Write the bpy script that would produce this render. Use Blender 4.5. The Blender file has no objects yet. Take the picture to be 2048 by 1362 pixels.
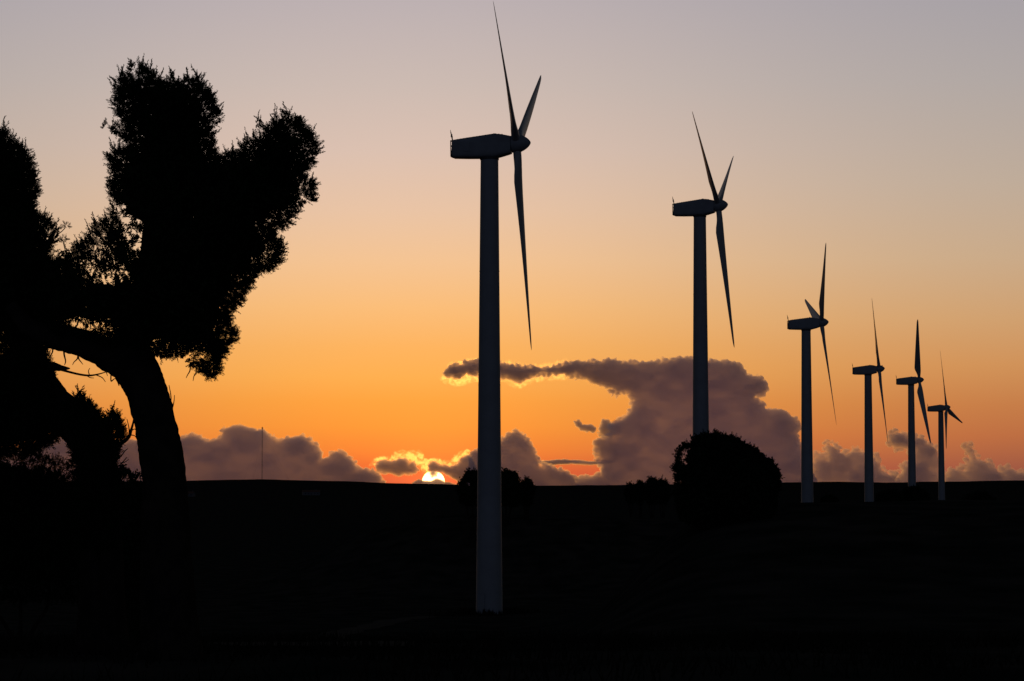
import bpy, bmesh, math, random
import numpy as np
from mathutils import Vector, Matrix
R = math.radians
# ---------------------------------------------------------------- camera
scene = bpy.context.scene
COL = scene.collection
FPX = 4800.0                 # focal length in pixels of the 2048-wide photograph
CX, CY, HZ = 1024.0, 681.0, 974.0
EYE = 1.7
PITCH = math.atan((HZ - CY) / FPX)
cam_data = bpy.data.cameras.new('camera')
cam_data.sensor_width = 36.0
cam_data.lens = FPX / 2048.0 * 36.0
cam_data.clip_start = 0.1
cam_data.clip_end = 120000.0
cam = bpy.data.objects.new('camera', cam_data)
cam.location = (0, 0, EYE)
cam.rotation_euler = (math.pi / 2 + PITCH, 0, 0)
COL.objects.link(cam)
scene.camera = cam


def ray(px, py):
    """direction (x, y, z) with y = 1 seen at a pixel of the photograph"""
    a = (px - CX) / FPX
    b = (CY - py) / FPX
    c, s = math.cos(PITCH), math.sin(PITCH)
    d = Vector((a, c - b * s, s + b * c))
    return d / d.y


def at(px, py, d):
    v = ray(px, py) * d
    return Vector((v.x, v.y, v.z + EYE))


# ---------------------------------------------------------------- sky
def lin(c):
    return tuple(((v / 255) / 12.92 if v <= 10 else ((v / 255 + .055) / 1.055) ** 2.4) for v in c) + (1.0,)


class Nodes:
    def __init__(self, tree):
        self.t = tree
        tree.nodes.clear()

    def new(self, kind, **kw):
        n = self.t.nodes.new(kind)
        for k, v in kw.items():
            setattr(n, k, v)
        return n

    def link(self, a, b):
        self.t.links.new(a, b)

    def math(self, op, a, b=None, c=None, clamp=False):
        n = self.new('ShaderNodeMath', operation=op, use_clamp=clamp)
        for i, v in enumerate((a, b, c)):
            if v is None:
                continue
            if isinstance(v, (int, float)):
                n.inputs[i].default_value = v
            else:
                self.link(v, n.inputs[i])
        return n.outputs[0]

    def maprange(self, v, a, b, c=0.0, d=1.0, smooth=True):
        n = self.new('ShaderNodeMapRange', interpolation_type='SMOOTHSTEP' if smooth else 'LINEAR')
        self.link(v, n.inputs[0])
        for i, x in enumerate((a, b, c, d)):
            n.inputs[1 + i].default_value = x
        return n.outputs[0]

    def ramp(self, v, stops):
        n = self.new('ShaderNodeValToRGB')
        self.link(v, n.inputs[0])
        e = n.color_ramp.elements
        while len(e) > 1:
            e.remove(e[-1])
        e[0].position = stops[0][0]
        e[0].color = stops[0][1]
        for p, c in stops[1:]:
            k = e.new(p)
            k.color = c
        return n.outputs[0]

    def mix(self, f, a, b, mode='MIX'):
        n = self.new('ShaderNodeMix', data_type='RGBA', blend_type=mode)
        for i, v in ((0, f), (6, a), (7, b)):
            if isinstance(v, (int, float)):
                n.inputs[i].default_value = v
            elif isinstance(v, tuple):
                n.inputs[i].default_value = v
            else:
                self.link(v, n.inputs[i])
        return n.outputs[2]


SUN_AZ = math.atan((867 - CX) / FPX)          # to the right of the view axis
SUN_EL = math.atan((HZ - 964) / FPX)
world = bpy.data.worlds.new('World')
scene.world = world
world.use_nodes = True
N = Nodes(world.node_tree)
tc = N.new('ShaderNodeTexCoord')
sep = N.new('ShaderNodeSeparateXYZ')
N.link(tc.outputs['Generated'], sep.inputs[0])
dx, dy, dz = sep.outputs
el = N.math('ARCSINE', dz)
az = N.math('ARCTAN2', dx, dy)
h = N.math('MULTIPLY', el, FPX / 1000.0, clamp=True)
near = N.ramp(h, [(p, lin(c)) for p, c in (
    (0.0, (202, 90, 62)), (.03, (230, 98, 50)), (.07, (247, 132, 52)), (.12, (254, 153, 56)),
    (.17, (255, 163, 64)), (.22, (255, 175, 81)), (.28, (253, 180, 96)), (.36, (251, 190, 122)),
    (.45, (245, 196, 147)), (.55, (234, 196, 165)), (.67, (220, 193, 177)), (.8, (205, 187, 178)), (1, (186, 175, 178)))])
far = N.ramp(h, [(p, lin(c)) for p, c in (
    (0.0, (120, 76, 70)), (.04, (150, 88, 68)), (.1, (180, 105, 68)), (.16, (190, 120, 74)),
    (.24, (202, 142, 90)), (.33, (202, 157, 112)), (.45, (196, 167, 136)), (.6, (186, 169, 152)),
    (.8, (173, 165, 162)), (1, (162, 158, 165)))])
da = N.math('ABSOLUTE', N.math('SUBTRACT', az, math.atan((790 - CX) / FPX)))
wn = N.math('EXPONENT', N.math('MULTIPLY', N.math('POWER', N.math('MULTIPLY', da, FPX / 830.0), 2.0), -1.0))
glow = N.mix(wn, far, near)
# the low red glow round the sun
cosang = N.math('ADD', N.math('ADD', N.math('MULTIPLY', dx, math.sin(SUN_AZ) * math.cos(SUN_EL)),
                              N.math('MULTIPLY', dy, math.cos(SUN_AZ) * math.cos(SUN_EL))),
                N.math('MULTIPLY', dz, math.sin(SUN_EL)))
ang = N.math('ARCCOSINE', N.math('MINIMUM', cosang, 1.0))
aur = N.math('EXPONENT', N.math('MULTIPLY', ang, -1.0 / R(1.0)))
aurn = N.mix(1.0, glow, N.mix(aur, (0, 0, 0, 1), (.55, .10, .01, 1)), 'ADD')
disc = N.maprange(ang, R(0.262), R(0.276), 1.0, 0.0)
front = N.mix(1.0, aurn, N.mix(disc, (0, 0, 0, 1), (4.5, 3.0, 1.05, 1)), 'ADD')
sky = N.new('ShaderNodeTexSky', sky_type='NISHITA', sun_disc=False)
sky.sun_elevation = max(SUN_EL, R(0.2))
sky.sun_rotation = SUN_AZ
sky.altitude = 60
sky.dust_density = 2.0
dome = N.mix(1.0, sky.outputs[0], (.036, .040, .050, 1), 'MULTIPLY')
# faint blue-mauve anti-twilight band opposite the sun
back = N.math('MULTIPLY', N.math('MULTIPLY', dy, -1.0, clamp=True), N.maprange(N.math('ABSOLUTE', el), R(0), R(50), 1, 0))
dome = N.mix(1.0, dome, N.mix(back, (0, 0, 0, 1), (.034, .043, .088, 1)), 'ADD')
fa = N.maprange(N.math('ABSOLUTE', az), R(14), R(50), 1, 0)
fe = N.maprange(el, R(12.3), R(27), 1, 0)
fg = N.maprange(el, R(-1.0), R(-0.3), 0, 1)
ff = N.math('MULTIPLY', N.math('MULTIPLY', fa, fe), fg)
final = N.mix(ff, dome, front)
bg = N.new('ShaderNodeBackground')
N.link(final, bg.inputs[0])
bg.inputs[1].default_value = 1.0
wo = N.new('ShaderNodeOutputWorld')
N.link(bg.outputs[0], wo.inputs[0])
world.cycles.sampling_method = 'MANUAL'
world.cycles.sample_map_resolution = 2048

sun_data = bpy.data.lights.new('sun', 'SUN')
sun_data.energy = 0.8
sun_data.color = (1.0, .42, .07)
sun_data.angle = R(0.53)
sun = bpy.data.objects.new('sun', sun_data)
sd = Vector((math.sin(SUN_AZ) * math.cos(SUN_EL), math.cos(SUN_AZ) * math.cos(SUN_EL), math.sin(SUN_EL)))
sd = Vector((math.sin(SUN_AZ), math.cos(SUN_AZ), math.tan(R(-0.25))))
sun.rotation_euler = sd.to_track_quat('Z', 'Y').to_euler()
COL.objects.link(sun)

vs = scene.view_settings
vs.view_transform = 'Standard'
vs.look = 'None'
vs.gamma = 1.0
vs.exposure = 0.0
cyc = scene.cycles
cyc.max_bounces = 32
cyc.volume_bounces = 14
cyc.diffuse_bounces = 3
cyc.transparent_max_bounces = 32
cyc.use_denoising = True

# ---------------------------------------------------------------- helpers
rng = np.random.default_rng(7)


def link(o, parent=None):
    COL.objects.link(o)
    if parent is not None:
        o.parent = parent
    return o


def mesh_obj(name, verts, faces, mat, parent=None, smooth=False):
    me = bpy.data.meshes.new(name)
    if isinstance(verts, np.ndarray) and isinstance(faces, np.ndarray):
        n, k = faces.shape
        me.vertices.add(len(verts))
        me.vertices.foreach_set('co', verts.astype(np.float32).ravel())
        me.loops.add(n * k)
        me.loops.foreach_set('vertex_index', faces.astype(np.int32).ravel())
        me.polygons.add(n)
        me.polygons.foreach_set('loop_start', np.arange(0, n * k, k, dtype=np.int32))
        me.update(calc_edges=True)
    else:
        me.from_pydata([tuple(v) for v in verts], [], [tuple(f) for f in faces])
    me.validate()
    if smooth:
        me.polygons.foreach_set('use_smooth', [True] * len(me.polygons))
    me.materials.append(mat)
    return link(bpy.data.objects.new(name, me), parent)


def tag(o, label=None, cat=None, group=None, kind=None):
    for k, v in (('label', label), ('category', cat), ('group', group), ('kind', kind)):
        if v:
            o[k] = v
    return o


def empty(name, loc, rz=0.0):
    o = bpy.data.objects.new(name, None)
    o.location = loc
    o.rotation_euler = (0, 0, rz)
    o.empty_display_size = .5
    return link(o)


def material(name, base, rough=.8, var=.25, scale=3.0, bump=0.0, bscale=30.0, spec=.3, metal=0.0, base2=None):
    m = bpy.data.materials.new(name)
    m.use_nodes = True
    n = Nodes(m.node_tree)
    out = n.new('ShaderNodeOutputMaterial')
    p = n.new('ShaderNodeBsdfPrincipled')
    n.link(p.outputs[0], out.inputs[0])
    t = n.new('ShaderNodeTexCoord')
    no = n.new('ShaderNodeTexNoise')
    no.inputs['Scale'].default_value = scale
    no.inputs['Detail'].default_value = 6
    n.link(t.outputs['Object'], no.inputs['Vector'])
    b2 = base2 or tuple(v * (1 - var) for v in base)
    c = n.ramp(no.outputs[0], [(.35, tuple(b2) + (1,)), (.65, tuple(base) + (1,))])
    n.link(c, p.inputs['Base Color'])
    p.inputs['Roughness'].default_value = rough
    p.inputs['Specular IOR Level'].default_value = spec
    p.inputs['Metallic'].default_value = metal
    if bump:
        nb = n.new('ShaderNodeTexNoise')
        nb.inputs['Scale'].default_value = bscale
        nb.inputs['Detail'].default_value = 5
        n.link(t.outputs['Object'], nb.inputs['Vector'])
        b = n.new('ShaderNodeBump')
        b.inputs['Strength'].default_value = bump
        n.link(nb.outputs[0], b.inputs['Height'])
        n.link(b.outputs[0], p.inputs['Normal'])
    return m


def vnoise(x, y, seed=0):
    """smooth 2-d value noise, vectorised, in 0..1"""
    xi, yi = np.floor(x).astype(np.int64), np.floor(y).astype(np.int64)
    fx, fy = x - xi, y - yi
    fx, fy = fx * fx * (3 - 2 * fx), fy * fy * (3 - 2 * fy)

    def hsh(a, b):
        n = (a * 374761393 + b * 668265263 + seed * 1442695041) & 0xffffffff
        n = ((n ^ (n >> 13)) * 1274126177) & 0xffffffff
        return ((n ^ (n >> 16)) & 0xffff) / 65535.0
    a, b, c, d = hsh(xi, yi), hsh(xi + 1, yi), hsh(xi, yi + 1), hsh(xi + 1, yi + 1)
    return (a * (1 - fx) + b * fx) * (1 - fy) + (c * (1 - fx) + d * fx) * fy


def fbm(x, y, octaves=4, seed=0, gain=.5):
    s, a, t = 0.0, 1.0, 0.0
    for i in range(octaves):
        s = s + a * vnoise(x * 2 ** i + 17.3 * i, y * 2 ** i - 9.1 * i, seed + i)
        t += a
        a *= gain
    return s / t


def poly_dist(P, X, Y):
    """signed distance (positive inside) of points X, Y to polygon P"""
    P = np.asarray(P, float)
    inside = np.zeros(X.shape, bool)
    dist = np.full(X.shape, 1e9)
    for i in range(len(P)):
        x0, y0 = P[i - 1]
        x1, y1 = P[i]
        ex, ey = x1 - x0, y1 - y0
        L = ex * ex + ey * ey + 1e-9
        t = np.clip(((X - x0) * ex + (Y - y0) * ey) / L, 0, 1)
        dist = np.minimum(dist, np.hypot(X - x0 - t * ex, Y - y0 - t * ey))
        c = ((y0 > Y) != (y1 > Y))
        with np.errstate(divide='ignore', invalid='ignore'):
            xc = x0 + (Y - y0) * ex / (ey if abs(ey) > 1e-12 else 1e-12)
        inside ^= c & (X < xc)
    return np.where(inside, dist, -dist)


def tube(points, radii, sides=10, caps=True):
    """swept tube through points; returns verts, faces"""
    pts = [Vector(p) for p in points]
    V, F = [], []
    up = None
    for i, p in enumerate(pts):
        d = (pts[min(i + 1, len(pts) - 1)] - pts[max(i - 1, 0)]).normalized()
        if up is None:
            up = d.orthogonal().normalized()
        else:
            up = (up - d * up.dot(d)).normalized()
        w = d.cross(up)
        for k in range(sides):
            a = 2 * math.pi * k / sides
            V.append(p + (up * math.cos(a) + w * math.sin(a)) * radii[i])
    for i in range(len(pts) - 1):
        for k in range(sides):
            a, b = i * sides + k, i * sides + (k + 1) % sides
            F.append((a, b, b + sides, a + sides))
    if caps:
        F.append(tuple(range(sides))[::-1])
        n = (len(pts) - 1) * sides
        F.append(tuple(range(n, n + sides)))
    return V, F


def join(parts):
    V, F = [], []
    for v, f in parts:
        o = len(V)
        V += list(v)
        F += [tuple(i + o for i in g) for g in f]
    return V, F


def box(cx, cy, cz, sx, sy, sz):
    V = [Vector((cx + a * sx / 2, cy + b * sy / 2, cz + c * sz / 2)) for a in (-1, 1) for b in (-1, 1) for c in (-1, 1)]
    return V, [(0, 1, 3, 2), (4, 6, 7, 5), (0, 4, 5, 1), (2, 3, 7, 6), (0, 2, 6, 4), (1, 5, 7, 3)]


# ---------------------------------------------------------------- turbine sites
# (distance, tower axis px, hub px, hub py, rotor angle, yaw off the line of sight, pitch, tilt)
SITES = [
    dict(d=244.3, tx=979.0, hub=(1034, 288), th=-58.7, yaw=-8.3, pitch=(8, -11, 8), tilt=2.5, cone=1.8),
    dict(d=353.5, tx=1399.5, hub=(1437, 412), th=-57.9, yaw=-9.6, pitch=(22, 44, 20), tilt=5.5, cone=1.0),
    dict(d=478.5, tx=1612.0, hub=(1643, 645), th=-47.2, yaw=7.9, pitch=(12, 30, 14), tilt=5.5, cone=.4),
    dict(d=615., tx=1736.0, hub=(1758, 738), th=-35.1, yaw=-2.1, pitch=10, tilt=5.6, cone=1.2),
    dict(d=717., tx=1822.0, hub=(1838, 760), th=-35.3, yaw=4.4, pitch=70, tilt=5.8, cone=1.6),
    dict(d=856., tx=1881.5, hub=(1893, 815), th=-15.9, yaw=-11.5, pitch=14, tilt=5.9, cone=3.2),
]
HUB_H = 48.0                                    # hub height above the tower foot
for s in SITES:
    p = at(s['tx'], s['hub'][1], s['d'])
    s['x'], s['y'], s['hubz'] = p.x, s['d'], p.z
    s['base'] = p.z - HUB_H

# ---------------------------------------------------------------- terrain
PR = np.array([0, 24, 40, 60, 100, 150, 245, 300, 400, 600, 900, 1500, 2300, 3300, 4200, 6000.])
PZ = np.array([0, -.05, -.85, -2.2, -5.0, -8.8, SITES[0]['base'], -11.6, -12.3, -15, -19, -26, -19, 0, -6, -40.])
RIDGE = [(-3000, 958), (-400, 966), (0, 965), (373, 961.5), (520, 959.5), (700, 963.5), (900, 969), (1010, 972), (1250, 970), (1600, 964.5), (1800, 965), (2048, 961), (2600, 950), (5000, 958)]


def ground_z(x, y):
    x, y = np.asarray(x, float), np.asarray(y, float)
    r = np.hypot(x, y)
    a = np.arctan2(x, y)
    z = np.interp(r, PR, PZ)
    # far plateau whose edge is the skyline
    ap = CX + np.tan(np.clip(a, -1.2, 1.2)) * FPX
    rz = EYE + (HZ - np.interp(ap, [p[0] for p in RIDGE], [p[1] for p in RIDGE])) / FPX * 3300
    rz = rz + (fbm(x / 55., y / 400., 3, 61) - .5) * 2.2
    w = np.exp(-((r - 3300) / 650) ** 2)
    z = z * (1 - w) + rz * w
    z = z + np.where(r > 3300, 0, 0) + (fbm(x / 260., y / 260., 3, 5) - .5) * 5 * np.clip((r - 900) / 900, 0, 1) * (1 - w)
    # shoulder on the right, hiding the feet of the farther towers
    az_ = np.degrees(a)
    side = 1 / (1 + np.exp(-(az_ - 2.8) / .8)) * np.clip((100 - az_) / 60, 0, 1)
    sh = np.exp(-(np.log(np.maximum(r, 1) / 140.) / .42) ** 2)
    z = z + side * sh * (0.95 - z)
    # low ridge joining the second tower's rise, behind the nearest tower
    b1 = np.exp(-((x - 8) / 34.) ** 4 - ((y - 318) / 26.) ** 2)
    z = z + b1 * (-0.6 - z)
    # each tower stands on its own rise
    for s in SITES[1:]:
        dd = np.hypot(x - s['x'], y - s['y'])
        z = z + (s['base'] - z) * np.exp(-(dd / 40.) ** 2)
    n = (fbm(x / 9., y / 9., 4, 11) - .5) * .35 * np.clip(r / 40, .15, 1) * np.clip(2 - r / 500, .3, 1)
    pad = np.exp(-(np.hypot(x - SITES[0]['x'], y - SITES[0]['y']) / 9.) ** 4)
    return z + n * (1 - pad)


ang_s = np.unique(np.concatenate([np.linspace(-180, -18, 60), np.linspace(-18, 18, 320), np.linspace(18, 180, 60)]))[:-1]
rad_s = np.concatenate([[0.4], np.geomspace(1.2, 6500, 300)])
A, Rr = np.meshgrid(np.radians(ang_s), rad_s)
gx, gy = np.sin(A) * Rr, np.cos(A) * Rr
gz = ground_z(gx, gy)
nv = len(ang_s)
verts = np.stack([gx.ravel(), gy.ravel(), gz.ravel()], 1)
i0 = np.arange(len(rad_s) - 1)[:, None] * nv
k0 = np.arange(nv)[None, :]
k1 = (k0 + 1) % nv
faces = np.stack([(i0 + k0), (i0 + nv + k0), (i0 + nv + k1), (i0 + k1)], -1).reshape(-1, 4)
verts = np.vstack([verts, [[0, 0, float(ground_z(0, 0.1))]]])
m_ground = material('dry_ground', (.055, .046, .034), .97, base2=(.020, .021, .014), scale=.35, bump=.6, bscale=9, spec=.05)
for _n in m_ground.node_tree.nodes:
    if _n.type == 'BSDF_PRINCIPLED':
        _p = _n
_d = m_ground.node_tree.nodes.new('ShaderNodeBsdfDiffuse')
_d.inputs['Roughness'].default_value = 1.0
for _s, _t in (('Base Color', 'Color'), ('Normal', 'Normal')):
    m_ground.node_tree.links.new(_p.inputs[_s].links[0].from_socket, _d.inputs[_t])
m_ground.node_tree.links.new(_d.outputs[0], [q for q in m_ground.node_tree.nodes if q.type == 'OUTPUT_MATERIAL'][0].inputs[0])
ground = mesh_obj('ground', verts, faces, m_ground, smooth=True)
# close the middle
bm = bmesh.new(); bm.from_mesh(ground.data); bm.verts.ensure_lookup_table()
cv = bm.verts[-1]
for k in range(nv):
    bm.faces.new((cv, bm.verts[k], bm.verts[(k + 1) % nv]))
bm.normal_update(); bmesh.ops.recalc_face_normals(bm, faces=bm.faces[:]); bm.to_mesh(ground.data); bm.free()
tag(ground, 'dark dry ground sloping away to a low plateau on the skyline', kind='structure')

# ---------------------------------------------------------------- wind turbines
m_tower = material('painted_steel', (.34, .36, .38), .55, .12, .6, .05, 8, .4)
m_blade = material('blade_gelcoat', (.42, .43, .43), .5, .10, .4, 0, 8, .4)
m_nac = material('nacelle_fibreglass', (.32, .34, .36), .55, .15, .9, .05, 8, .4)
m_dark = material('dark_metal', (.06, .06, .065), .6, .3, 4, 0, 8, .4)
HB = 1.45           # hub centre above the tower top


def lathe(profile, sides=40):
    """profile of (radius, z)"""
    V, F = [], []
    for r, z in profile:
        for k in range(sides):
            a = 2 * math.pi * k / sides
            V.append(Vector((r * math.cos(a), r * math.sin(a), z)))
    for i in range(len(profile) - 1):
        for k in range(sides):
            a, b = i * sides + k, i * sides + (k + 1) % sides
            F.append((a, b, b + sides, a + sides))
    F.append(tuple(range(sides))[::-1])
    F.append(tuple(range((len(profile) - 1) * sides, len(profile) * sides)))
    return V, F


def tower_mesh():
    H = HUB_H - HB
    prof = [(1.42, -.6), (1.42, .0), (1.36, .02)]
    for k in range(1, 5):
        z = H * k / 4
        r = 1.36 + (.91 - 1.36) * (k / 4) ** .92
        if k < 4:
            prof += [(r, z - .05), (r + .018, z - .045), (r + .018, z + .045), (r, z + .05)]
        else:
            prof += [(r, z - .12), (r + .03, z - .11), (r + .03, z)]
    return lathe(prof, 48)


def nacelle_mesh():
    # side profile in metres: x towards the nose, z from the hub centre (top, bottom, half width)
    st = [(-6.62, .38, -1.32, .70), (-6.45, .45, -1.42, .86), (-5.2, .62, -1.46, .98), (-3.8, .80, -1.48, 1.02),
          (-2.6, .96, -1.47, 1.05), (-2.15, 1.0, -1.46, 1.04), (-1.5, .93, -1.30, 1.0), (-.85, .80, -1.12, .92), (-.55, .74, -1.02, .84)]
    V, F = [], []
    sides = 28
    for x, zt, zb, hw in st:
        zc, hh = (zt + zb) / 2, (zt - zb) / 2
        for k in range(sides):
            a = 2 * math.pi * (k + .5) / sides
            c, s_ = math.cos(a), math.sin(a)
            e = .38
            V.append(Vector((x, hw * math.copysign(abs(c) ** e, c), zc + hh * math.copysign(abs(s_) ** e, s_))))
    for i in range(len(st) - 1):
        for k in range(sides):
            a, b = i * sides + k, i * sides + (k + 1) % sides
            F.append((a, b, b + sides, a + sides))
    F.append(tuple(range(sides))[::-1])
    F.append(tuple(range((len(st) - 1) * sides, len(st) * sides)))
    return V, F


def spinner_mesh():
    pr = [(.80, -.55), (.93, -.45), (.98, -.15), (.96, .15), (.88, .45), (.74, .76), (.56, 1.04), (.37, 1.26), (.20, 1.39), (.08, 1.45), (.01, 1.465)]
    V, F = lathe(pr, 32)
    return [Vector((v.z, v.x, v.y)) for v in V], F


RB = 21.3


def blade_mesh():
    """blade along +z from the hub centre, leading edge +y, thickness along x (nose +x)"""
    V, F = [], []
    ns = 26
    st = []
    for r in (0.55, .9, 1.4, 2.0, 2.7, 3.4, 4.2, 5.5, 7, 9, 11, 13, 15, 17, 18.5, 19.7, 20.5, 21.0, 21.3):
        t = r / RB
        if r <= 4.2:
            u = min(max((r - 1.2) / 3.0, 0), 1)
            u = u * u * (3 - 2 * u)
            chord = .84 + (1.86 - .84) * u
            thick = .84 + (.46 - .84) * u
            air = u
        else:
            v = (r - 4.2) / (RB - 4.2)
            chord = 1.86 + (.42 - 1.86) * v ** 1.08
            if r > 20:
                chord *= math.sqrt(max(1 - ((r - 20) / (RB - 20)) ** 2, .02))
            thick = chord * (.235 - .12 * v)
            air = 1
        twist = R(15) * (1 - t) ** 2.2
        st.append((r, chord, thick, twist, air))
    for r, c, th, tw, air in st:
        for k in range(ns):
            a = 2 * math.pi * k / ns
            y0 = math.cos(a)
            x0 = math.sin(a)
            # blend circle -> aerofoil with its pitch axis at 30 % chord
            ya = (y0 * .5 + .5 - .70) * c
            sharp = (.5 + .5 * y0) ** .55 if y0 < 1 else 1
            xa = x0 * th * .55 * (sharp * .9 + .1) + .04 * c * (1 - y0 * y0)
            yc, xc = y0 * c * .5, x0 * th * .5
            y = yc * (1 - air) + ya * air
            x = xc * (1 - air) + xa * air
            cs, sn = math.cos(tw), math.sin(tw)
            V.append(Vector((x * cs + y * sn, x * sn - y * cs, r)))
    for i in range(len(st) - 1):
        for k in range(ns):
            a, b = i * ns + k, i * ns + (k + 1) % ns
            F.append((a, b, b + ns, a + ns))
    F.append(tuple(range(ns))[::-1])
    F.append(tuple(range((len(st) - 1) * ns, len(st) * ns)))
    return V, F


def mesh_only(name, vf, mat, smooth=True, angle=35):
    o = mesh_obj(name, vf[0], vf[1], mat, None, smooth)
    me = o.data
    me.set_sharp_from_angle(angle=R(angle))
    bpy.data.objects.remove(o)
    return me


sg = {}
sg['tower'] = mesh_only('tower', tower_mesh(), m_tower)
sg['nacelle'] = mesh_only('nacelle', nacelle_mesh(), m_nac, angle=40)
sg['spinner'] = mesh_only('spinner', spinner_mesh(), m_nac)
sg['blade'] = mesh_only('blade', blade_mesh(), m_blade)
sg['foundation'] = mesh_only('foundation', lathe([(1.75, -1.2), (1.75, .03), (1.68, .07), (1.45, .08)], 40), material('concrete', (.08, .075, .065), .9, .3, 2, .3, 20))
sg['door'] = mesh_only('door', join([box(0, 0, 1.25, .8, .06, 1.95), box(0, 0.0, .18, 1.0, .5, .12)]), m_tower, False)
# wind vane mast on the tail: leaning rod, cup anemometer, vane fin
mast = [tube([(-6.78, 0, -1.30), (-6.62, 0, .38), (-6.82, 0, 1.30)], [.05, .07, .05], 8),
        tube([(-6.82, 0, 1.3), (-6.86, 0, 1.55)], [.04, .02], 6),
        box(-6.74, 0, .95, .16, .03, .32),
        tube([(-6.72, -.5, .75), (-6.72, .5, .75)], [.025, .025], 6),
        tube([(-6.72, -.5, .72), (-6.72, -.5, 1.0)], [.03, .02], 6), tube([(-6.72, .5, .72), (-6.72, .5, 1.0)], [.03, .02], 6)]
sg['wind_vane'] = mesh_only('wind_vane', join(mast), m_dark, False)
# open tail frame just behind the rear wall
fr = []
for yy in (-.72, .72):
    fr.append(tube([(-6.70, yy, -1.28), (-6.72, yy, .34)], [.05, .05], 6))
for zz, ln in ((-1.25, .18), (-.75, .19), (-.2, .20), (.32, .22)):
    fr.append(tube([(-6.71, -.74, zz), (-6.71, .74, zz)], [.05, .05], 6))
    for yy in (-.66, .66):
        fr.append(tube([(-6.72, yy, zz), (-6.5, yy, zz)], [.05, .05], 6))
sg['tail_frame'] = mesh_only('tail_frame', join(fr), m_dark, False)
# roof rail and rivets seen as a serrated edge along the top
rail = []
for k in range(15):
    x = -6.1 + k * .33
    zt = np.interp(x, [-6.45, -5.2, -3.8, -2.6, -2.15, -1.5], [.45, .62, .80, .96, 1.0, .93])
    rail.append(box(x, 0, zt + .02, .09, .5, .07))
rail.append(box(-2.35, .1, 1.03, .12, .12, .16))
sg['roof_cleats'] = mesh_only('roof_cleats', join(rail), m_dark, False)
sg['side_hatch'] = mesh_only('side_hatch', box(-5.0, -1.0, -.35, .62, .06, 1.0), m_nac, False)
sg['yaw_collar'] = mesh_only('yaw_collar', lathe([(.93, -.22), (.97, -.20), (.97, .12)], 40), m_dark)

LABELS = ['nearest wind turbine, tallest in the row, rising through the middle of the picture',
          'second nearest wind turbine, its tower foot hidden behind the round dark bush',
          'third nearest wind turbine, one short blade leaning left over the nacelle',
          'fourth nearest wind turbine, thin blades up and down, third blade aimed at camera',
          'second farthest wind turbine, upper blade broad and kite shaped',
          'farthest and smallest wind turbine, one blade slanting down to the right']
for i, s in enumerate(SITES):
    root = empty('wind_turbine', (s['x'], s['y'], s['base']))
    tag(root, LABELS[i], 'wind turbine', 'wind turbines standing in a receding row')

    def part(key, parent, mat=None):
        o = bpy.data.objects.new(key, sg[key])
        o.parent = parent
        COL.objects.link(o)
        if mat is not None:
            o.matrix_local = mat
        return o
    part('tower', root)
    part('foundation', root)
    part('door', root, Matrix.Rotation(R(-35), 4, 'Z') @ Matrix.Translation((0, -1.36, 0)))
    beta = math.atan2(s['x'], s['y'])
    yaw = R(s['yaw']) - beta                         # angle of the nose away from +x
    over = (s['hub'][0] - s['tx']) / FPX * s['d']    # rotor plane ahead of the tower
    head = Matrix.Translation((0, 0, HUB_H)) @ Matrix.Rotation(yaw, 4, 'Z')
    # the nacelle body is tied to the rotor; it overhangs the tower by the amount measured
    body = head @ Matrix.Translation((over, 0, 0))
    nac = part('nacelle', root, body)
    for key in ('tail_frame', 'wind_vane', 'roof_cleats', 'side_hatch'):
        part(key, nac)
    part('yaw_collar', root, Matrix.Translation((0, 0, HUB_H - HB)))
    tilt = Matrix.Rotation(-R(s['tilt']), 4, 'Y')
    spin = part('spinner', root, body @ tilt)
    for k in range(3):
        th = s['th'] + 120 * k
        # blade angle th from straight up, towards the far side; a little coning forward
        m = body @ tilt @ Matrix.Rotation(R(-th), 4, 'X') @ Matrix.Rotation(R(s['cone']), 4, 'Y') @ Matrix.Rotation(R(s['pitch'][k] if isinstance(s['pitch'], tuple) else s['pitch']), 4, 'Z')
        part('blade', root, m)

# ---------------------------------------------------------------- clouds
def cloud_material(name, dens, col, g):
    m = bpy.data.materials.new(name)
    m.use_nodes = True
    n = Nodes(m.node_tree)
    out = n.new('ShaderNodeOutputMaterial')
    wide = n.new('ShaderNodeVolumeScatter')
    wide.inputs['Density'].default_value = dens[0]
    wide.inputs['Anisotropy'].default_value = g[0]
    fwd = n.new('ShaderNodeVolumeScatter')
    fwd.inputs['Density'].default_value = dens[1]
    fwd.inputs['Anisotropy'].default_value = g[1]
    ab = n.new('ShaderNodeVolumeAbsorption')
    k = max(col)
    ab.inputs['Density'].default_value = k * 1.02
    ab.inputs['Color'].default_value = tuple(1 - c / (k * 1.02) for c in col) + (1,)
    for q in (wide, fwd):
        q.inputs['Color'].default_value = (1, 1, 1, 1)
    a1, a2 = n.new('ShaderNodeAddShader'), n.new('ShaderNodeAddShader')
    n.link(wide.outputs[0], a1.inputs[0])
    n.link(fwd.outputs[0], a1.inputs[1])
    n.link(a1.outputs[0], a2.inputs[0])
    n.link(ab.outputs[0], a2.inputs[1])
    n.link(a2.outputs[0], out.inputs['Volume'])
    return m


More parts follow.
